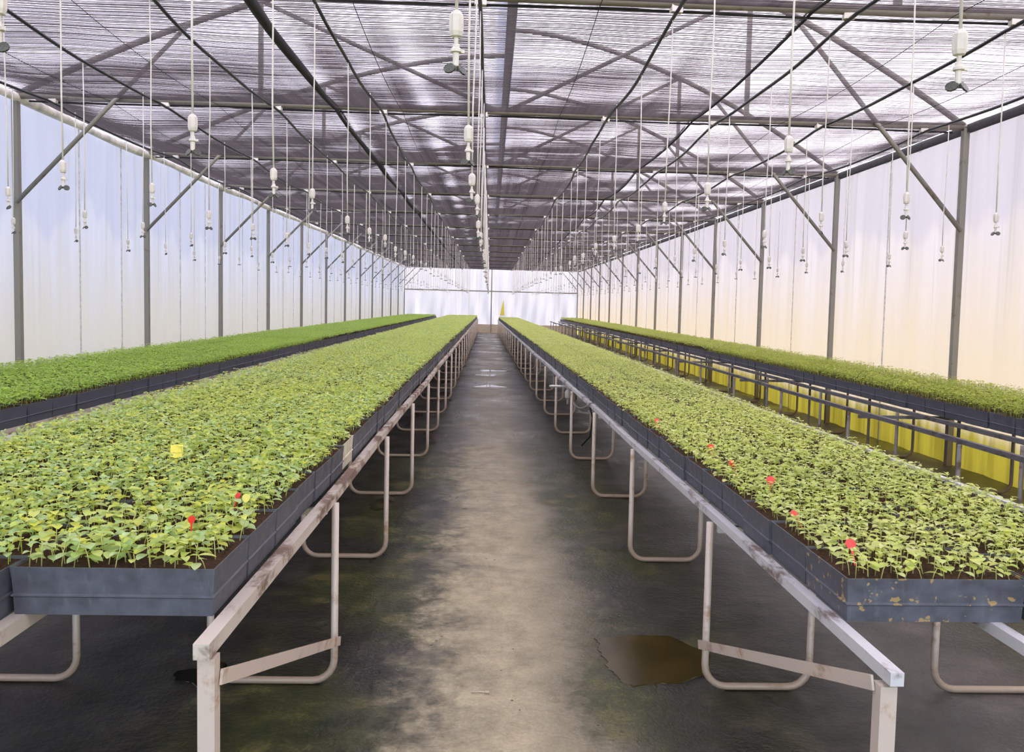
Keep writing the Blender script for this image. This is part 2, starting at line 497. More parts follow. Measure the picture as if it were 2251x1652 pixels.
# ------------------------------------------------------------------ steel truss frames
def curve_r(x0, x1, f, n=14):
    return [(x0 + (x1 - x0) * i / (n - 1), 0, f(x0 + (x1 - x0) * i / (n - 1))) for i in range(n)]
HL, HR = -2.2, 2.42
TM = {}
TM['post'] = [MB().box(XL - 0.028, XL + 0.028, -0.028, 0.028, 0, EL).mesh('post', MAT['steel']),
              MB().box(XR - 0.028, XR + 0.028, -0.028, 0.028, 0, ER).mesh('post', MAT['steel'])]
TM['bottom_chord'] = [MB().tube([(XL, 0, EL), (0, 0, eave(0)), (XR, 0, ER)], 0.034, 8).mesh('chord', MAT['chord'], True)]
TM['rafter'] = [MB().tube(curve_r(XL, RX, lambda x: arch(x - 1e-6)), 0.03, 8).mesh('rafter', MAT['steel'], True),
                MB().tube(curve_r(RX, XR, lambda x: arch(x + 1e-6)), 0.03, 8).mesh('rafter', MAT['steel'], True)]
TM['knee_brace'] = [MB().tube([(XL + 0.02, -0.05, 2.36), (-2.85, -0.05, arch(-2.85) - 0.02)], 0.02, 6).mesh('brace', MAT['steel'], True),
                    MB().tube([(XR - 0.02, -0.05, 2.30), (2.80, -0.05, arch(2.80) - 0.02)], 0.022, 6).mesh('brace', MAT['steel'], True)]
TM['vertical_strut'] = [MB().box(HL - 0.02, HL + 0.02, -0.02, 0.02, eave(HL), arch(HL)).mesh('strut', MAT['steel']),
                        MB().box(HR - 0.02, HR + 0.02, -0.02, 0.02, eave(HR), arch(HR)).mesh('strut', MAT['steel'])]
TM['web_member'] = [MB().tube([(0.05, 0, eave(0)), (HL, 0, arch(HL))], 0.02, 6).mesh('web', MAT['steel'], True),
                    MB().tube([(0.12, 0, eave(0)), (HR, 0, arch(HR))], 0.02, 6).mesh('web', MAT['steel'], True)]
def ordw(i):
    a = ['first', 'second', 'third', 'fourth', 'fifth', 'sixth', 'seventh', 'eighth', 'ninth', 'tenth', 'eleventh', 'twelfth', 'thirteenth', 'fourteenth', 'fifteenth', 'sixteenth', 'seventeenth', 'eighteenth', 'nineteenth']
    if i < 19: return a[i]
    t = (i + 1) // 10; u = (i + 1) % 10
    return ['twentieth', 'thirtieth', 'fortieth', 'fiftieth', 'sixtieth'][t - 2] if u == 0 else ['twenty', 'thirty', 'forty', 'fifty', 'sixty'][t - 2] + '-' + a[u - 1]
ORD = ['nearest', 'second', 'third', 'fourth', 'fifth', 'sixth', 'seventh', 'eighth', 'ninth', 'tenth', 'eleventh', 'twelfth', 'thirteenth', 'fourteenth']
for i in range(14):
    y = BAY0 + i * BAY - (0.12 if i == 13 else 0)
    t = obj('greenhouse_truss', None, loc=(0, y, 0))
    tag(t, ('nearest' if i == 0 else 'farthest' if i == 13 else ORD[i]) + ' steel truss frame with posts, chord and arched rafters' + ('' if i in (0, 13) else ', counted from the front'), 'roof truss', 'steel truss frames of the greenhouse')
    for nm, ms in TM.items():
        for me in ms:
            obj(nm, me, t)
rp = obj('ridge_purlin', MB().box(RX - 0.055, RX + 0.055, Y0, Y1 - 0.1, 4.66, 4.72).box(RX + 0.015, RX + 0.055, Y0, Y1 - 0.1, 4.72, 5.0).mesh('purlin', MAT['steel']))
tag(rp, 'brown-grey steel ridge purlin running the length of the roof', 'beam')

# ------------------------------------------------------------------ shade cloth: woven cross tapes, sagging from truss to truss
def cloth(name, x0, x1, nx, dyf, dzf, dz_streak, zoff, sag0, label):
    p = 0.012
    ys = np.arange(Y0, Y1 - 0.35, p)
    ys = ys + RNG.uniform(-0.14, 0.14, len(ys)) * p
    xs = np.linspace(x0, x1, nx)
    t = ((ys - BAY0) / BAY) % 1.0
    ph = np.sin(np.arange(40) * 2.399)
    bay = np.floor((ys - BAY0) / BAY).astype(int) + 5
    Y, X = np.meshgrid(ys, xs, indexing='ij')
    T = t[:, None]
    amp = sag0 + 0.03 * sag0 / 0.15 * np.sin(X * 1.9 + ph[bay][:, None] * 3) + 0.004 * np.sin(X * 7.1 + ph[bay][:, None] * 9)
    sag = amp * 4 * T * (1 - T) + 0.0025 * np.sin(T * 16 + X * 2.3)
    slope = -(amp * 4 * (1 - 2 * T)) / BAY
    wallp = np.clip((0.7 - np.minimum(X - XL, XR - X)) / 0.7, 0, 1); wallp = wallp * wallp * (3 - 2 * wallp)
    Z = EL + (ER - EL) * (X - XL) / (XR - XL) - 0.004 * (1 - wallp) + 0.02 * wallp + zoff - sag * (1 - wallp)
    st = np.zeros(nx)
    if dz_streak:
        r_ = RNG.normal(size=nx); r_ = np.convolve(r_, [0.25, 0.5, 0.25], 'same')
        st = dz_streak * r_
    bunch = 1 + 1.0 * np.clip((T - 0.90) / 0.10, 0, 1) + 0.8 * np.clip((0.06 - T) / 0.06, 0, 1)
    jit = 1 + 0.05 * RNG.normal(size=(len(ys), 1))
    dy = p * dyf * np.ones_like(X)
    dz = p * dzf * bunch * jit * np.clip(1 + st[None, :], 0.3, 2.2)
    lo = np.stack([X, Y + dy / 2, Z - dz / 2 + slope * dy / 2], -1)
    hi = np.stack([X, Y - dy / 2, Z + dz / 2 - slope * dy / 2], -1)
    V = np.stack([lo, hi], 2).reshape(-1, 3)
    n = len(ys)
    base = (np.arange(n)[:, None] * nx + np.arange(nx - 1)[None, :]).ravel() * 2
    Fq = np.stack([base, base + 2, base + 3, base + 1], 1)
    o = obj(name, npmesh(name, V, Fq, MAT['cloth'], False))
    tag(o, label, 'shade cloth', None, 'stuff')
    return o
cl = cloth('shade_cloth', XL + 0.02, -1.46, 24, 0.72, 0.065, 0.05, 0.0, 0.058, 'bluish grey woven shade cloth hung over the left side')
cc = cloth('shade_cloth', -1.48, 1.90, 46, 0.73, 0.060, 0.30, -0.006, 0.058, 'dark grey woven shade cloth hung along the middle of the roof')
cr = cloth('shade_cloth', 1.89, XR - 0.02, 24, 0.73, 0.040, 0.20, 0.0, 0.045, 'pale thin shade cloth hung over the right side')
def ceil_z(x, y, drop=0.0):
    t = ((y - BAY0) / BAY) % 1.0
    return eave(x) - 0.008 - (0.045 if x > 1.95 else 0.058) * 4 * t * (1 - t) - drop
ysl = np.arange(Y0, Y1 - 0.3, 0.3)
obj('hem', MB().tube([(-1.47 + 0.015 * math.sin(y * 2.1), y, ceil_z(-1.47, y, 0.03)) for y in ysl], [0.026 + 0.008 * math.sin(y * 1.3) for y in ysl], 7).mesh('hem', MAT['hem'], True), cc)
obj('hem', MB().tube([(1.89 + 0.012 * math.sin(y * 1.7), y, ceil_z(1.89, y, 0.02)) for y in ysl], 0.010, 6).mesh('hem', MAT['hem'], True), cc)
for x in (-0.86, 0.62):
    obj('seam', MB().tube([(x, y, ceil_z(x, y, 0.03)) for y in ysl], 0.0028, 4).mesh('seam', MAT['hem']), cc)
for x in (-3.6, -2.6):
    obj('seam', MB().tube([(x, y, ceil_z(x, y, 0.02)) for y in ysl], 0.0025, 4).mesh('seam', MAT['hem']), cl)
for x in (2.75, 3.7):
    obj('seam', MB().tube([(x, y, ceil_z(x, y, 0.02)) for y in ysl], 0.0025, 4).mesh('seam', MAT['hem']), cr)
# the weighted front and back edge cords hanging at each truss
for i in range(13):
    y = BAY0 + i * BAY + 0.05
    obj('edge_cord', MB().tube([(x, y, eave(x) - 0.040 + 0.006 * math.sin(x * 2.3 + i)) for x in np.linspace(XL + 0.1, XR - 0.1, 30)], 0.009, 5).mesh('edge_cord', MAT['hem']), cc)

# ------------------------------------------------------------------ irrigation hoses and hanging sprinklers
ROWS = [-4.12, -3.08, -2.05, -1.06, -0.09, 1.07, 2.12, 3.14, 4.14]
def hose_z(x, y):
    t = ((y - BAY0) / BAY) % 1.0
    return eave(x) - 0.056 - (0.048 + 0.010 * math.sin(x * 5 + y * 0.2)) * 4 * t * (1 - t)
RNAME = ['beside the left wall', 'third left of the middle', 'second left of the middle', 'first left of the middle', 'along the middle of the house',
         'first right of the middle', 'second right of the middle', 'third right of the middle', 'beside the right wall']
clip_me = MB().box(-0.035, 0.035, -0.02, 0.02, -0.016, 0.030).mesh('clip', MAT['tube'])
def hose_x(x, y): return x + (0.0 if abs(x) > 0.5 else -0.0) + (0.25 if abs(x) < 0.5 else 1.0) * (0.014 * math.sin(y * 1.1 + x) + 0.006 * math.sin(y * 3.7 + 2 * x))
for x, nm in zip(ROWS, RNAME):
    yy = np.arange(1.0, Y1 - 0.3, 0.25)
    h = obj('irrigation_hose', MB().tube([(hose_x(x, y), y, hose_z(x, y)) for y in yy], 0.0125, 6).mesh('hose', MAT['hose'], True))
    tag(h, 'black overhead irrigation hose, ' + nm, 'hose', 'overhead irrigation hoses')
    for i in range(13):
        y = BAY0 + i * BAY
        if i < 10: obj('clip', clip_me, h, (hose_x(x, y), y, hose_z(x, y) + 0.012), (0, 0, random.uniform(-0.3, 0.3)))

L_T = 1.115
def head_mb(mb, z):
    for sx in (-1, 1):
        n = 12; c = Vector((sx * 0.0145, 0, z)); nv = Vector((sx * 0.50, -0.72, 0.48)).normalized()
        u = nv.cross(Vector((0, 1, 0))).normalized(); w = nv.cross(u)
        vv = []
        for (r, h) in ((0.0138, 0.002), (0.0138, -0.002), (0.0092, -0.0035), (0.0085, 0.0005), (0.004, -0.004)):
            for j in range(n):
                a = 2 * math.pi * j / n
                vv.append(c + u * (math.cos(a) * r) + w * (math.sin(a) * r) + nv * h)
        ff = []
        for i in range(4):
            for j in range(n):
                ff.append((i * n + j, i * n + (j + 1) % n, (i + 1) * n + (j + 1) % n, (i + 1) * n + j))
        ff.append(tuple(range(n))); ff.append(tuple(4 * n + j for j in range(n)))
        mb.add(vv, ff)
    mb.box(-0.012, 0.012, -0.003, 0.003, z - 0.003, z + 0.004)
    return mb
VALVE = [(0.005, -L_T + 0.004), (0.011, -L_T), (0.0165, -L_T - 0.008), (0.0172, -L_T - 0.020), (0.0165, -L_T - 0.044), (0.0135, -L_T - 0.054), (0.006, -L_T - 0.057)]
CONN = [(0.0055, -L_T - 0.055), (0.0052, -L_T - 0.070), (0.008, -L_T - 0.073), (0.008, -L_T - 0.078), (0.0125, -L_T - 0.083), (0.0125, -L_T - 0.089), (0.0075, -L_T - 0.091), (0.0068, -L_T - 0.120), (0.004, -L_T - 0.122)]
DM = dict(tube=MB().tube([(0, 0, 0.020), (0.004, 0, -0.4), (-0.002, 0.003, -0.8), (0, 0, -L_T)], 0.0041, 8).mesh('tube', MAT['tube'], True),
          valve=MB().lathe(VALVE, 16, 0.10).mesh('valve', MAT['valve']),
          connector=MB().lathe(CONN, 12).box(0.008, 0.019, -0.004, 0.004, -L_T - 0.090, -L_T - 0.082).mesh('connector', MAT['valve'], False),
          spinner=head_mb(MB(), -L_T - 0.126).mesh('spinner', MAT['head']))
def far_drop(mb, ox=0, oy=0, oz=0):
    mb.box(ox - 0.0036, ox + 0.0036, oy - 0.0036, oy + 0.0036, oz - L_T, oz + 0.016)
    mb.lathe([(0.004, oz - L_T), (0.016, oz - L_T - 0.01), (0.0155, oz - L_T - 0.045), (0.006, oz - L_T - 0.057), (0.006, oz - L_T - 0.12)], 6, 0, ox, oy)
    mb.box(ox - 0.024, ox + 0.024, oy - 0.010, oy + 0.010, oz - L_T - 0.131, oz - L_T - 0.121)
    return mb
far_me = far_drop(MB()).mesh('far_sprinkler', MAT['valve'])
far_me.materials.append(MAT['head'])
for pl in list(far_me.polygons)[-6:]: pl.material_index = 1
drops = []
for ri, x in enumerate(ROWS):
    j = 0
    y = 1.88 if abs(x) > 0.5 else 1.95
    y += [0.1, 0.35, 0.0, 0.0, 0.0, 0.08, 0.25, 0.1, 0.3][ri]
    while y < 43:
        ang = abs(x - 0.027 * y) / y
        if ang < 0.60: drops.append((y, x, ri, j))
        j += 1; y += 1.09 + random.uniform(-0.03, 0.03)
drops.sort(key=lambda q: q[0])
rest = MB()
row_n = {}
for idx, (y, x, ri, j) in enumerate(drops):
    loc = (hose_x(x, y), y, hose_z(x, y) + random.uniform(0.0, 0.010))
    rot = (random.uniform(-0.012, 0.012), random.uniform(-0.012, 0.012), random.uniform(-0.9, 0.9))
    if idx < 300:
        if y < 12.5:
            t = obj('hanging_sprinkler', None, loc=loc, rot=rot)
            for nm, me in DM.items():
                obj(nm, me, t)
        else:
            t = obj('hanging_sprinkler', far_me, loc=loc, rot=rot)
        kth = row_n.get(ri, 0); row_n[ri] = kth + 1
        lb = ('nearest' if kth == 0 else ordw(kth)) + ' white hanging sprinkler from the front, hose ' + RNAME[ri]
        tag(t, lb, 'sprinkler', 'hanging sprinklers on the hose ' + RNAME[ri])
    else:
        far_drop(rest, *loc)
if rest.v:
    tag(obj('hanging_sprinkler', rest.mesh('rest_sprinklers', MAT['valve'])), 'tiny farthest hanging sprinklers near the end wall', 'sprinkler', 'farthest sprinklers', 'stuff')

# ------------------------------------------------------------------ benches
TW, TL = 0.478, 0.290          # tray pitch across and along
BENCH = {
 'L1': dict(ox=0.0, ang=0.0, rails=[-0.61, -1.09, -1.58, -2.06], zr=0.75, tx=-0.633, sgn=-1, rows=3, y0=1.955, y1=42.6, rowoff=[0.0, -0.20, -0.09], u=[(0, 1), (2, 3)], leaf='leaf_L1', hp=0.050, label='left aisle bench'),
 'R1': dict(ox=0.0, ang=0.0125, rails=[0.915, 1.33, 1.80, 2.26], zr=0.70, tx=0.935, sgn=1, rows=2, y0=2.10, y1=42.6, rowoff=[0.0, -0.05], u=[(0, 1), (2, 3)], leaf='leaf_R1', hp=0.040, label='right aisle bench'),
 'L2': dict(ox=0.0, ang=0.0, rails=[-2.69, -3.17, -3.66, -4.14], zr=0.75, tx=-2.665, sgn=-1, rows=3, y0=2.3, y1=42.3, rowoff=[0.0, 0.1, 0.0], u=[(0, 1), (2, 3)], leaf='leaf_L2', hp=0.055, label='left wall bench'),
 'R2': dict(ox=0.0, ang=0.0, rails=[3.03, 3.44, 3.93, 4.40], zr=0.70, tx=3.51, sgn=1, rows=2, y0=2.3, y1=42.3, rowoff=[0.0, 0.1], u=[(0, 1), (2, 3)], leaf='leaf_R2', hp=0.075, label='right wall bench'),
}
BLAB = {'L1': 'long rusty tube bench on the left of the aisle', 'R1': 'long pale tube bench on the right of the aisle',
        'L2': 'long tube bench along the left wall', 'R2': 'long tube bench along the right wall with an empty front rail'}
LEG0, LEGS = 3.22, 1.64
def u_leg(w, h, r, cr_):
    pts = [(0, 0, h)]
    for a in np.linspace(0, math.pi / 2, 6):
        pts.append((cr_ - cr_ * math.cos(a), 0, cr_ + r - cr_ * math.sin(a)))
    for a in np.linspace(math.pi / 2, 0, 6):
        pts.append((w - cr_ + cr_ * math.cos(a), 0, cr_ + r - cr_ * math.sin(a)))
    pts.append((w, 0, h))
    return MB().tube(pts, r, 8)
def bpt(b, x, y):
    """bench-frame point (x, y) turned by the bench's small angle about its front end"""
    a = b['ang']
    return (x - a * (y - 2.0), y)
for key, b in BENCH.items():
    o = obj('propagation_bench', None, loc=(b['rails'][0], b['y0'], 0))
    tag(o, BLAB[key], 'bench', 'long seedling benches')
    ox, oy = b['rails'][0], b['y0']
    yf = 1.80 if key in ('L1', 'R1') else 2.2
    rm = MAT['rail'] if b['sgn'] < 0 else MAT['rail_backlit'] if key == 'R2' else MAT['rail_pale']
    rw = 0.036 if b['sgn'] < 0 else 0.031
    for ir, xr in enumerate(b['rails']):
        ystart = yf + (0.0 if ir == 0 else 0.06)
        a0, a1 = bpt(b, xr, ystart), bpt(b, xr, b['y1'])
        m_ = MB()
        n = 26
        pts = []
        for i in range(n + 1):
            t = i / n
            wob = 0.006 * math.sin(i * 2.1 + xr)
            pts.append((a0[0] + (a1[0] - a0[0]) * t - ox + wob, a0[1] + (a1[1] - a0[1]) * t - oy, b['zr'] - rw / 2 + 0.003 * math.sin(i * 1.3)))
        for i in range(n):
            m_.bar(pts[i], (pts[i + 1][0], pts[i + 1][1] + 0.004, pts[i + 1][2]), rw, rw)
        obj('rail', m_.mesh('rail', rm), o)
    # U-shaped tube legs
    cache = {}
    y = LEG0 if key in ('L1', 'R1') else (3.6 if key == 'R2' else 3.4)
    while y < b['y1'] - 0.3:
        for (i0, i1) in b['u']:
            xa, xb = b['rails'][i0], b['rails'][i1]
            kx = (round(abs(xb - xa), 3))
            if kx not in cache:
                cache[kx] = u_leg(kx, b['zr'] - 0.03, 0.0145, 0.085).mesh('leg', MAT['leg_backlit' if key == 'R2' else 'leg'], True)
            px, py = bpt(b, min(xa, xb), y)
            shf = -0.026 * b['sgn'] if i0 == 0 else 0.0
            obj('leg', cache[kx], o, (px - ox + shf, py - oy + random.uniform(-0.02, 0.02), 0))
        y += LEGS
    # cross bars that tie the rails
    y = (LEG0 if key in ('L1', 'R1') else 3.5) - 0.02
    while y < b['y1'] - 0.3:
        p0, p1 = bpt(b, b['rails'][0], y), bpt(b, b['rails'][-1], y)
        obj('cross_bar', MB().bar((p0[0] - ox, p0[1] - oy, b['zr'] - 0.055), (p1[0] - ox, p1[1] - oy, b['zr'] - 0.055), 0.025, 0.025).mesh('cross_bar', rm), o)
        y += LEGS * 2
    # plain front post and flat diagonal brace down to the first leg
    if key in ('L1', 'R1'):
        s = b['sgn']
        px = b['rails'][0]
        obj('front_post', MB().box(px - 0.019 - ox, px + 0.019 - ox, yf + 0.02 - oy, yf + 0.058 - oy, 0, b['zr'] - 0.042).mesh('front_post', MAT['leg']), o)
        xu, yu = bpt(b, px, LEG0)
        obj('diagonal_brace', MB().bar((px - s * 0.024 - ox, yf + 0.05 - oy, 0.655), (xu - s * 0.046 - ox, yu + 0.02 - oy, 0.17), 0.006, 0.034).mesh('diagonal_brace', MAT['leg']), o)

# ------------------------------------------------------------------ trays
TH = 0.115
def tray_mesh(mat):
    m_ = MB()
    w, l = TW / 2 - 0.0015, TL / 2 - 0.0015
    prof = [(-0.007, 0.0), (-0.005, 0.042), (-0.001, 0.045), (-0.001, 0.048), (-0.005, 0.051), (-0.003, 0.085), (0.0, TH), (-0.003, TH), (-0.008, TH - 0.02)]
    v = []
    for (d, z) in prof:
        v += [(-w - d, -l - d, z), (w + d, -l - d, z), (w + d, l + d, z), (-w - d, l + d, z)]
    f = []
    for i in range(len(prof) - 1):
        for j in range(4):
            f.append((i * 4 + j, i * 4 + (j + 1) % 4, (i + 1) * 4 + (j + 1) % 4, (i + 1) * 4 + j))
    f.append((3, 2, 1, 0))
    return m_.add(v, f).mesh('tray', mat)
def soil_mesh():
    nx_, ny_ = 16, 10
    w, l = TW / 2 - 0.005, TL / 2 - 0.005
    v = []
    for i in range(nx_ + 1):
        for j in range(ny_ + 1):
            e = 0 if i in (0, nx_) or j in (0, ny_) else 1
            v.append((-w + 2 * w * i / nx_, -l + 2 * l * j / ny_, TH - 0.006 + e * random.uniform(-0.006, 0.006)))
    f = [(i * (ny_ + 1) + j, (i + 1) * (ny_ + 1) + j, (i + 1) * (ny_ + 1) + j + 1, i * (ny_ + 1) + j + 1) for i in range(nx_) for j in range(ny_)]
    return MB().add(v, f).mesh('soil', MAT['soil'], True)
tray_me, tray_sp, tray_cr = tray_mesh(MAT['tray']), tray_mesh(MAT['tray_spot']), tray_mesh(MAT['tray_cream'])
soil_me = [soil_mesh() for _ in range(3)]
SINGLE = {'L1': [62, 14, 8], 'R1': [62, 18], 'L2': [46, 6, 4], 'R2': [50, 12]}
VIS0 = {'L1': 0.0, 'R1': 0.0, 'L2': 3.9, 'R2': 4.6}
CREAM_Y = 3.95
tray_spots = []     # (bench, row, cx, cy, ang)
for key, b in BENCH.items():
    far = MB(); fsoil = MB()
    for row in range(b['rows']):
        n = int((b['y1'] - 0.15 - (b['y0'] + b['rowoff'][row])) / TL)
        cnt = 0
        for i in range(n):
            yy = b['y0'] + b['rowoff'][row] + (i + 0.5) * TL
            xx = b['tx'] + b['sgn'] * (row + 0.5) * TW
            cx, cyy = bpt(b, xx, yy)
            jx = random.uniform(-0.006, 0.006) if row == 0 else 0
            ja = random.uniform(-0.012, 0.012)
            tray_spots.append((key, row, cx + jx, cyy, i))
            if yy - TL > VIS0[key] and cnt < SINGLE[key][row]:
                me = tray_me
                rowname = ['aisle-side row', 'second row', 'third row'][row]
                if key in ('L2', 'R2'): rowname = ['front row', 'second row', 'back row'][row]
                lb = '%s black seedling tray from the near end, %s, %s' % ('nearest' if cnt == 0 else ordw(cnt), rowname, b['label'])
                if cnt == 0: lb = 'nearest black seedling tray in the %s of the %s' % (rowname, b['label'])
                if key == 'R1' and row < 2 and cnt == 0: me = tray_sp
                if key == 'L1' and row == 0 and abs(yy - CREAM_Y) < TL / 2:
                    me = tray_cr; lb = 'cream coloured tray among the black ones on the left aisle bench'
                t = obj('seedling_tray', me, None, (cx + jx, cyy, b['zr']), (0, 0, ja + b['ang']))
                tag(t, lb, 'tray', 'seedling trays in the %s of the %s' % (rowname, b['label']))
                obj('soil', soil_me[i % 3], t)
                cnt += 1
            else:
                w, l = TW / 2 - 0.004, TL / 2 - 0.004
                x_, y_, z_ = cx + jx, cyy, b['zr']
                far.box(x_ - w, x_ + w, y_ - l, y_ + l, z_, z_ + TH - 0.003)
                q = 0.006
                fsoil.add([(x_ - w + q, y_ - l + q, z_ + TH - 0.002), (x_ + w - q, y_ - l + q, z_ + TH - 0.002), (x_ + w - q, y_ + l - q, z_ + TH - 0.002), (x_ - w + q, y_ + l - q, z_ + TH - 0.002)], [(0, 1, 2, 3)])
    t = tag(obj('seedling_tray', far.mesh('rest_trays', MAT['tray'])), 'remaining distant black seedling trays on the ' + b['label'], 'tray', 'remaining trays', 'stuff')
    o = obj('soil', fsoil.mesh('rest_soil', MAT['soil']), t); o['kind'] = 'stuff'

# ------------------------------------------------------------------ seedlings
def plants_points(key):
    """points (x, y) and, for each, tray row, tray number along the bench, line from the front, place from the aisle"""
    b = BENCH[key]
    NX, NY = 13, 8
    out, ids = [], []
    ix, iy = np.meshgrid(np.arange(NX), np.arange(NY))
    for (kk, row, cx, cyy, ti) in tray_spots:
        if kk != key: continue
        gx = ((ix + 0.5) / NX - 0.5).ravel(); gy = ((iy + 0.5) / NY - 0.5).ravel()
        px = cx + b['sgn'] * gx * (TW - 0.032) + RNG.normal(0, 0.0055, NX * NY)
        py = cyy + gy * (TL - 0.014) + RNG.normal(0, 0.0055, NX * NY)
        px = np.clip(px, cx - TW / 2 + 0.012, cx + TW / 2 - 0.012); py = np.clip(py, cyy - TL / 2 + 0.010, cyy + TL / 2 - 0.010)
        keep = RNG.random(NX * NY) > 0.06
        out.append(np.stack([px[keep], py[keep]], 1))
        ids.append(np.stack([np.full(keep.sum(), row), np.full(keep.sum(), ti), iy.ravel()[keep], ix.ravel()[keep]], 1))
    return np.concatenate(out), np.concatenate(ids)

def leaf_verts(P, az, el, ln, wd, lod):
    """vectorised leaves: base point P (n,3), azimuth, elevation, length, width -> verts (n,k,3)"""
    n = len(P)
    d = np.stack([np.cos(az), np.sin(az)], 1)
    s = np.stack([-np.sin(az), np.cos(az)], 1)
    def pt(t, w, lift):
        rr = ln * t * np.cos(el); zz_ = ln * (t * np.sin(el) - 0.55 * t * t * np.sin(el) - 0.22 * t * t) + lift * wd
        xy = P[:, :2] + d * rr[:, None] + s * (w * wd)[:, None]
        return np.concatenate([xy, (P[:, 2] + zz_)[:, None]], 1)
    one = np.ones(n)
    if lod == 0:
        V = [pt(0, 0 * one, 0), pt(0.32, -0.40 * one, 0.13), pt(0.30, 0 * one, 0), pt(0.32, 0.40 * one, 0.13),
             pt(0.70, -0.44 * one, 0.11), pt(0.70, 0 * one, 0), pt(0.70, 0.44 * one, 0.11), pt(1.0, 0 * one, 0)]
        Fx = [(0, 2, 1), (0, 3, 2), (1, 2, 5), (1, 5, 4), (2, 3, 6), (2, 6, 5), (4, 5, 7), (5, 6, 7)]
    elif lod == 1:
        V = [pt(0, 0 * one, 0), pt(0.38, -0.44 * one, 0.1), pt(0.38, 0.44 * one, 0.1), pt(0.75, -0.40 * one, 0.06), pt(0.75, 0.40 * one, 0.06), pt(1.0, 0 * one, 0)]
        Fx = [(0, 2, 1), (1, 2, 4), (1, 4, 3), (3, 4, 5)]
    else:
        V = [pt(0, 0 * one, 0), pt(0.55, -0.5 * one, 0.05), pt(0.55, 0.5 * one, 0.05), pt(1.0, 0 * one, 0)]
        Fx = [(0, 2, 1), (1, 2, 3)]
    return np.stack(V, 1), np.array(Fx)

def plants_mesh(name, pts, zsoil, hp, mat, lod, lmin, lmax):
    n = len(pts)
    h = hp * np.clip(RNG.normal(0.95, 0.24, n), 0.35, 1.5)
    lean = RNG.normal(0, 0.010, (n, 2))
    base = np.concatenate([pts, np.full((n, 1), zsoil)], 1)
    tip = base.copy(); tip[:, :2] += lean; tip[:, 2] += h
    a0 = RNG.uniform(0, 2 * math.pi, n)
    VV, FF, off = [], [], 0
    nl = 5 if lod == 0 else 4 if lod == 1 else 3
    for kq in range(nl):
        if lod < 2:
            cot = kq < 2
            az = a0 + (math.pi * kq if cot else math.pi * kq + 1.5 + 0.4 * kq) + RNG.normal(0, 0.45, n)
            el = RNG.uniform(-0.1, 0.6, n) if cot else RNG.uniform(0.0, 0.9, n)
            ln = RNG.uniform(lmin, lmax, n) * (RNG.uniform(0.65, 1.0, n) if cot else RNG.uniform(0.55, 1.1, n))
            P = tip - (tip - base) * (0.0 if kq in (2, 3) else RNG.uniform(0.12, 0.62, n)[:, None])
        else:
            az = a0 + 2.1 * kq; el = RNG.uniform(-0.1, 0.5, n); ln = RNG.uniform(lmin, lmax, n) * 1.15; P = tip
        wd = ln * RNG.uniform(0.52, 0.80, n) * (1.0 if lod < 2 else 1.2)
        V, Fx = leaf_verts(P, az, el, ln, wd, lod)
        kv = V.shape[1]
        VV.append(V.reshape(-1, 3)); FF.append((Fx[None] + (np.arange(n) * kv)[:, None, None] + off).reshape(-1, 3)); off += n * kv
    if lod < 2:
        r = 0.0011
        ring = np.array([(r, 0, 0), (-r / 2, r * 0.87, 0), (-r / 2, -r * 0.87, 0)])
        V = np.concatenate([base[:, None] + ring[None] - [0, 0, 0.004], tip[:, None] + ring[None] * 0.9], 1)
        Fx = np.array([(0, 1, 4), (0, 4, 3), (1, 2, 5), (1, 5, 4), (2, 0, 3), (2, 3, 5)])
        VV.append(V.reshape(-1, 3)); FF.append((Fx[None] + (np.arange(n) * 6)[:, None, None] + off).reshape(-1, 3)); off += n * 6
    return npmesh(name, np.concatenate(VV), np.concatenate(FF), mat, True)

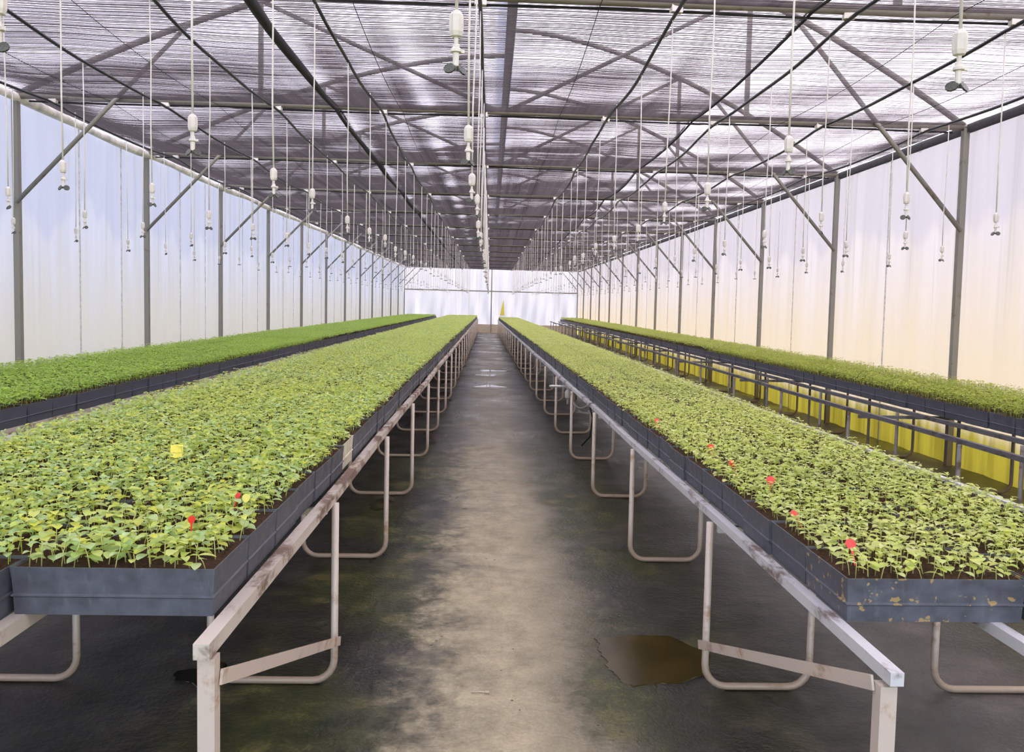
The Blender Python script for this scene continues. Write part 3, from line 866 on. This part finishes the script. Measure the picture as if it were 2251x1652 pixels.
PL = {'L1': 'dense pale green seedlings covering the left aisle bench', 'R1': 'dense yellow-green seedlings covering the right aisle bench',
      'L2': 'dense bright green seedlings on the bench along the left wall', 'R2': 'dense olive green seedlings on the bench along the right wall'}
LSZ = {'L1': (0.030, 0.044), 'R1': (0.026, 0.038), 'L2': (0.029, 0.042), 'R2': (0.026, 0.038)}
def in_front(x, y):
    """which seedlings fall in the camera's width (for picking the single ones)"""
    return abs(x - 0.027 * y) / y < 0.59
def single_variants(leafmat_, stemmat, lmin, lmax, hp, nvar=16):
    out = []
    for q in range(nvar):
        h = hp * min(1.4, max(0.4, random.gauss(0.95, 0.25)))
        tipx, tipy = random.gauss(0, 0.008), random.gauss(0, 0.008)
        st_ = MB().tube([(0, 0, -0.004), (tipx * 0.35, tipy * 0.35, h * 0.5), (tipx, tipy, h)], [0.0014, 0.0012, 0.0010], 5).mesh('seedling', stemmat, True)
        lv = []
        a0 = random.uniform(0, 6.28)
        for kq in range(random.choice((3, 4, 4, 5))):
            cot = kq < 2
            az = a0 + (math.pi * kq if cot else math.pi * kq + 1.5 + 0.4 * kq) + random.gauss(0, 0.45)
            el = random.uniform(-0.05, 0.6) if cot else random.uniform(0.0, 0.95)
            ln = random.uniform(lmin, lmax) * random.uniform(0.6, 1.08)
            wd = ln * random.uniform(0.55, 0.82)
            P = Vector((tipx, tipy, h * (random.uniform(0.4, 0.88) if kq not in (2, 3) else 1.0)))
            d = Vector((math.cos(az), math.sin(az), 0)); s = Vector((-math.sin(az), math.cos(az), 0))
            V, Fq = [], []
            NT_ = 6
            prof = [0.05, 0.30, 0.46, 0.50, 0.40, 0.06]
            for i in range(NT_):
                t = i / (NT_ - 1)
                zc = ln * (t * math.sin(el) - 0.55 * t * t * math.sin(el) - 0.24 * t * t)
                for jj in (-1, 0, 1):
                    p_ = P + d * (ln * t * math.cos(el)) + s * (jj * prof[i] * wd) + Vector((0, 0, zc + abs(jj) * 0.10 * wd * prof[i] * 2))
                    V.append(p_)
            for i in range(NT_ - 1):
                for jj in range(2):
                    a_ = i * 3 + jj
                    Fq.append((a_, a_ + 1, a_ + 4, a_ + 3))
            lv.append(MB().add(V, Fq).mesh('leaf', leafmat_, True))
        out.append((st_, lv))
    return out

for key, b in BENCH.items():
    pts, pid = plants_points(key)
    zs = b['zr'] + TH - 0.004
    dd = np.hypot(pts[:, 0], pts[:, 1])
    lm, lx = LSZ[key]
    single = np.zeros(len(pts), bool)
    if key in ('L1', 'R1'):
        vis = np.array([in_front(x, y) for x, y in pts]) & (pid[:, 0] == 0) & (pid[:, 1] < 2)
        order = np.argsort(dd + (~vis) * 100)[:150]
        single[order] = True
        var = single_variants(MAT[b['leaf']], MAT['stem'], lm, lx, b['hp'])
        front_y = b['y0'] + 0.04
        for ii in order:
            st_, lv = var[random.randrange(len(var))]
            x, y = pts[ii]
            sc_ = random.uniform(0.85, 1.2)
            o = obj('seedling', st_, None, (x, y, zs), (0, 0, random.uniform(0, 6.28)))
            o.scale = (sc_, sc_, sc_)
            side = 'left' if key == 'L1' else 'right'
            tr_ = ['nearest', 'second'][int(pid[ii, 1])]
            tag(o, 'seedling in the %s line from the front, %s from the aisle, %s %s tray' % (ordw(int(pid[ii, 2])), ordw(int(pid[ii, 3])), tr_, side), 'seedling', 'front seedlings on the %s aisle bench' % side)
            for me in lv: obj('leaf', me, o)
    rest_ = pts[~single]; dr = dd[~single]
    bands = [(0, 6, 0, 1.0), (6, 14, 1, 1.0), (14, 99, 2, 1.0)]
    first = None
    for (d0, d1, lod, sc_) in bands:
        q = rest_[(dr >= d0) & (dr < d1)]
        if len(q) == 0: continue
        me = plants_mesh('seedlings_%s_%d' % (key, lod), q, zs, b['hp'], MAT[b['leaf']], lod, lm * sc_, lx * sc_)
        if first is None:
            first = obj('seedlings', me)
            tag(first, PL[key], 'seedlings', 'seedlings on the ' + b['label'], 'stuff')
        else:
            o = obj('seedlings_beyond', me, first); o['kind'] = 'stuff'

# ------------------------------------------------------------------ plant labels in the trays
def stake(name, x, y, z, w, h, mat, tilt, rz, label, rounded=True):
    m_ = MB()
    n = 10
    top = []
    for i in range(n + 1):
        a = math.pi * i / n
        top.append((math.cos(a) * w / 2, h - w * 0.5 + math.sin(a) * w * 0.5) if rounded else (0, 0))
    if not rounded:
        top = [(w / 2, h), (-w / 2, h)]
        outl = [(w / 2, h - w)] + top + [(-w / 2, h - w)]
    else:
        outl = [(w * 0.36, h - w * 0.85)] + top + [(-w * 0.36, h - w * 0.85)]
    outl += [(-w * 0.10, h - w * 1.1), (-w * 0.06, -0.02), (w * 0.06, -0.02), (w * 0.10, h - w * 1.1)]
    k_ = len(outl); th = 0.0012
    v = [(a, -th, c) for a, c in outl] + [(a, th, c) for a, c in outl]
    f = [tuple(range(k_)), tuple(range(2 * k_ - 1, k_ - 1, -1))] + [(i, k_ + i, k_ + (i + 1) % k_, (i + 1) % k_) for i in range(k_)]
    o = obj(name, m_.add(v, f).mesh(name, mat), None, (x, y, z), (tilt, 0, rz))
    tag(o, label, 'plant label', 'plant labels in the trays')
    return o
ZL, ZR_ = 0.865, 0.815
stake('plant_label', -0.758, 2.15, ZL, 0.019, 0.080, MAT['red'], 0.15, 0.5, 'tall narrow red plant label at the front of the left aisle bench')
stake('plant_label', -0.742, 2.44, ZL, 0.018, 0.072, MAT['red'], -0.4, -0.5, 'small red plant label beside a round yellow one')
stake('plant_label', -0.700, 2.42, ZL, 0.024, 0.074, MAT['lime'], -0.5, 0.1, 'round yellow-green plant label beside a red one')
stake('plant_label', -1.165, 3.15, ZL, 0.045, 0.085, MAT['yellow'], -0.3, 0.2, 'square yellow card standing among the left bench seedlings', False)
stake('plant_label', 1.012, 2.24, ZR_, 0.030, 0.066, MAT['red'], -0.6, 0.0, 'nearest round red plant label on the right aisle bench')
stake('plant_label', 1.003, 2.61, ZR_, 0.027, 0.060, MAT['red'], -0.8, 0.4, 'second red plant label from the front on the right aisle bench')
stake('plant_label', 1.057, 3.08, ZR_, 0.030, 0.066, MAT['red'], -0.3, -0.5, 'third red plant label from the front, leaning like a petal')
stake('plant_label', 1.042, 3.47, ZR_, 0.028, 0.060, MAT['red'], -0.7, 0.2, 'fourth red plant label from the front on the right aisle bench')
stake('plant_label', 1.043, 3.86, ZR_, 0.028, 0.060, MAT['red'], -0.6, -0.2, 'fifth red plant label from the front on the right aisle bench')
stake('plant_label', 0.972, 4.73, ZR_, 0.028, 0.060, MAT['red'], -0.5, 0.3, 'farthest red plant label on the right aisle bench')

# ------------------------------------------------------------------ small things on the floor and at the end
random.seed(21)
ol = [(0.505, 3.70), (0.53, 3.715), (0.60, 3.722), (0.72, 3.75), (0.86, 3.73), (0.98, 3.55), (0.93, 3.36), (0.80, 3.27), (0.68, 3.25), (0.60, 3.23), (0.555, 3.27), (0.535, 3.33), (0.515, 3.40), (0.525, 3.48), (0.50, 3.56), (0.512, 3.63)]
pv = []
for i in range(len(ol)):
    a, c = Vector(ol[i]), Vector(ol[(i + 1) % len(ol)])
    for q in range(4):
        p_ = a.lerp(c, q / 4); pv.append((p_.x + random.uniform(-0.008, 0.008), p_.y + random.uniform(-0.008, 0.008)))
n = len(pv)
V = [(x, y, 0.0035) for x, y in pv] + [(0.7 + (x - 0.7) * 1.01, 3.5 + (y - 3.5) * 1.01, 0.0005) for x, y in pv]
tag(obj('puddle', MB().add(V, [tuple(reversed(range(n)))] + [(i, (i + 1) % n, n + (i + 1) % n, n + i) for i in range(n)]).mesh('puddle', MAT['water'])), 'brown sheet of water with a ragged edge beside the right bench', 'puddle')
def small_puddle(cx, cyy, w, l, label, seed):
    rr = random.Random(seed); n = 28
    rad = [1 + 0.28 * math.sin(3 * a + seed) + 0.12 * rr.uniform(-1, 1) for a in np.linspace(0, 6.28, n, endpoint=False)]
    V = [(cx + w / 2 * r_ * math.cos(6.2832 * i / n), cyy + l / 2 * r_ * math.sin(6.2832 * i / n), 0.003) for i, r_ in enumerate(rad)]
    V += [(cx + w / 2 * r_ * 1.03 * math.cos(6.2832 * i / n), cyy + l / 2 * r_ * 1.03 * math.sin(6.2832 * i / n), 0.0004) for i, r_ in enumerate(rad)]
    tag(obj('puddle', MB().add(V, [tuple(range(n))] + [(i, n + i, n + (i + 1) % n, (i + 1) % n) for i in range(n)]).mesh('puddle', MAT['clear_water'])), label, 'puddle')
small_puddle(0.02, 15.3, 0.50, 0.45, 'bright wet puddle glinting far along the aisle, nearer one', 3)
small_puddle(-0.03, 17.7, 0.42, 0.40, 'small bright puddle in the aisle, middle of three glints', 5)
small_puddle(0.05, 18.9, 0.60, 0.40, 'bright wet puddle glinting in the aisle, farthest one', 8)
small_puddle(-1.12, 3.30, 0.17, 0.20, 'dark puddle under the near end of the left aisle bench', 11)
tw = obj('twig', MB().tube([(-0.035, 0, 0.004), (0.0, 0.003, 0.005), (0.02, 0, 0.004)], 0.003, 6).tube([(0.018, 0, 0.005), (0.034, -0.001, 0.005)], 0.005, 6).mesh('twig', MAT['kick'], True), None, (-0.01, 3.16, 0.001))
tag(tw, 'short pale twig lying on the aisle floor', 'twig')
yb = obj('yellow_pennant', MB().add([(0.52, Y1 - 0.16, 0.92), (0.76, Y1 - 0.16, 0.92), (0.70, Y1 - 0.16, 1.80), (0.52, Y1 - 0.145, 0.92), (0.76, Y1 - 0.145, 0.92), (0.70, Y1 - 0.145, 1.80)], [(0, 1, 2), (5, 4, 3), (0, 3, 4, 1), (1, 4, 5, 2), (2, 5, 3, 0)]).mesh('pennant', MAT['yellow']))
tag(yb, 'narrow yellow triangular strip on the end wall', 'strip')
# irrigation valve and hose loops under the right aisle bench
vp = obj('irrigation_valve', None, None, (0.84, 9.35, 0.0))
tag(vp, 'white irrigation pipe and valve hanging under the right bench edge', 'valve')
obj('pipe', MB().tube([(-0.16, 0, 0.60), (0.18, 0, 0.60)], 0.013, 8).tube([(0.05, 0, 0.66), (0.05, 0, 0.40)], 0.013, 8).mesh('pipe', MAT['tube'], True), vp)
obj('valve_body', MB().lathe([(0.02, 0.46), (0.035, 0.48), (0.035, 0.54), (0.02, 0.56)], 10, 0, 0.05, 0).mesh('valve_body', MAT['tube'], True), vp)
hc = obj('hose_coil', None, None, (0.98, 8.6, 0))
tag(hc, 'grey coil of hose hanging beneath the right aisle bench', 'hose')
m_ = MB()
for q in range(5):
    pts = [(0.09 * math.cos(a) + 0.01 * q - 0.02, 0.02 * q, 0.55 + (0.10 + 0.01 * q) * math.sin(a)) for a in np.linspace(0, 2 * math.pi, 20)]
    m_.tube(pts, 0.009, 6)
obj('loop', m_.mesh('loop', MAT['rail_pale'], True), hc)
obj('hanging_end', MB().tube([(0.06, 0, 0.5), (0.1, 0, 0.35), (0.08, 0.02, 0.15), (0.0, 0.05, 0.05)], 0.009, 6).mesh('hanging_end', MAT['hose'], True), hc)
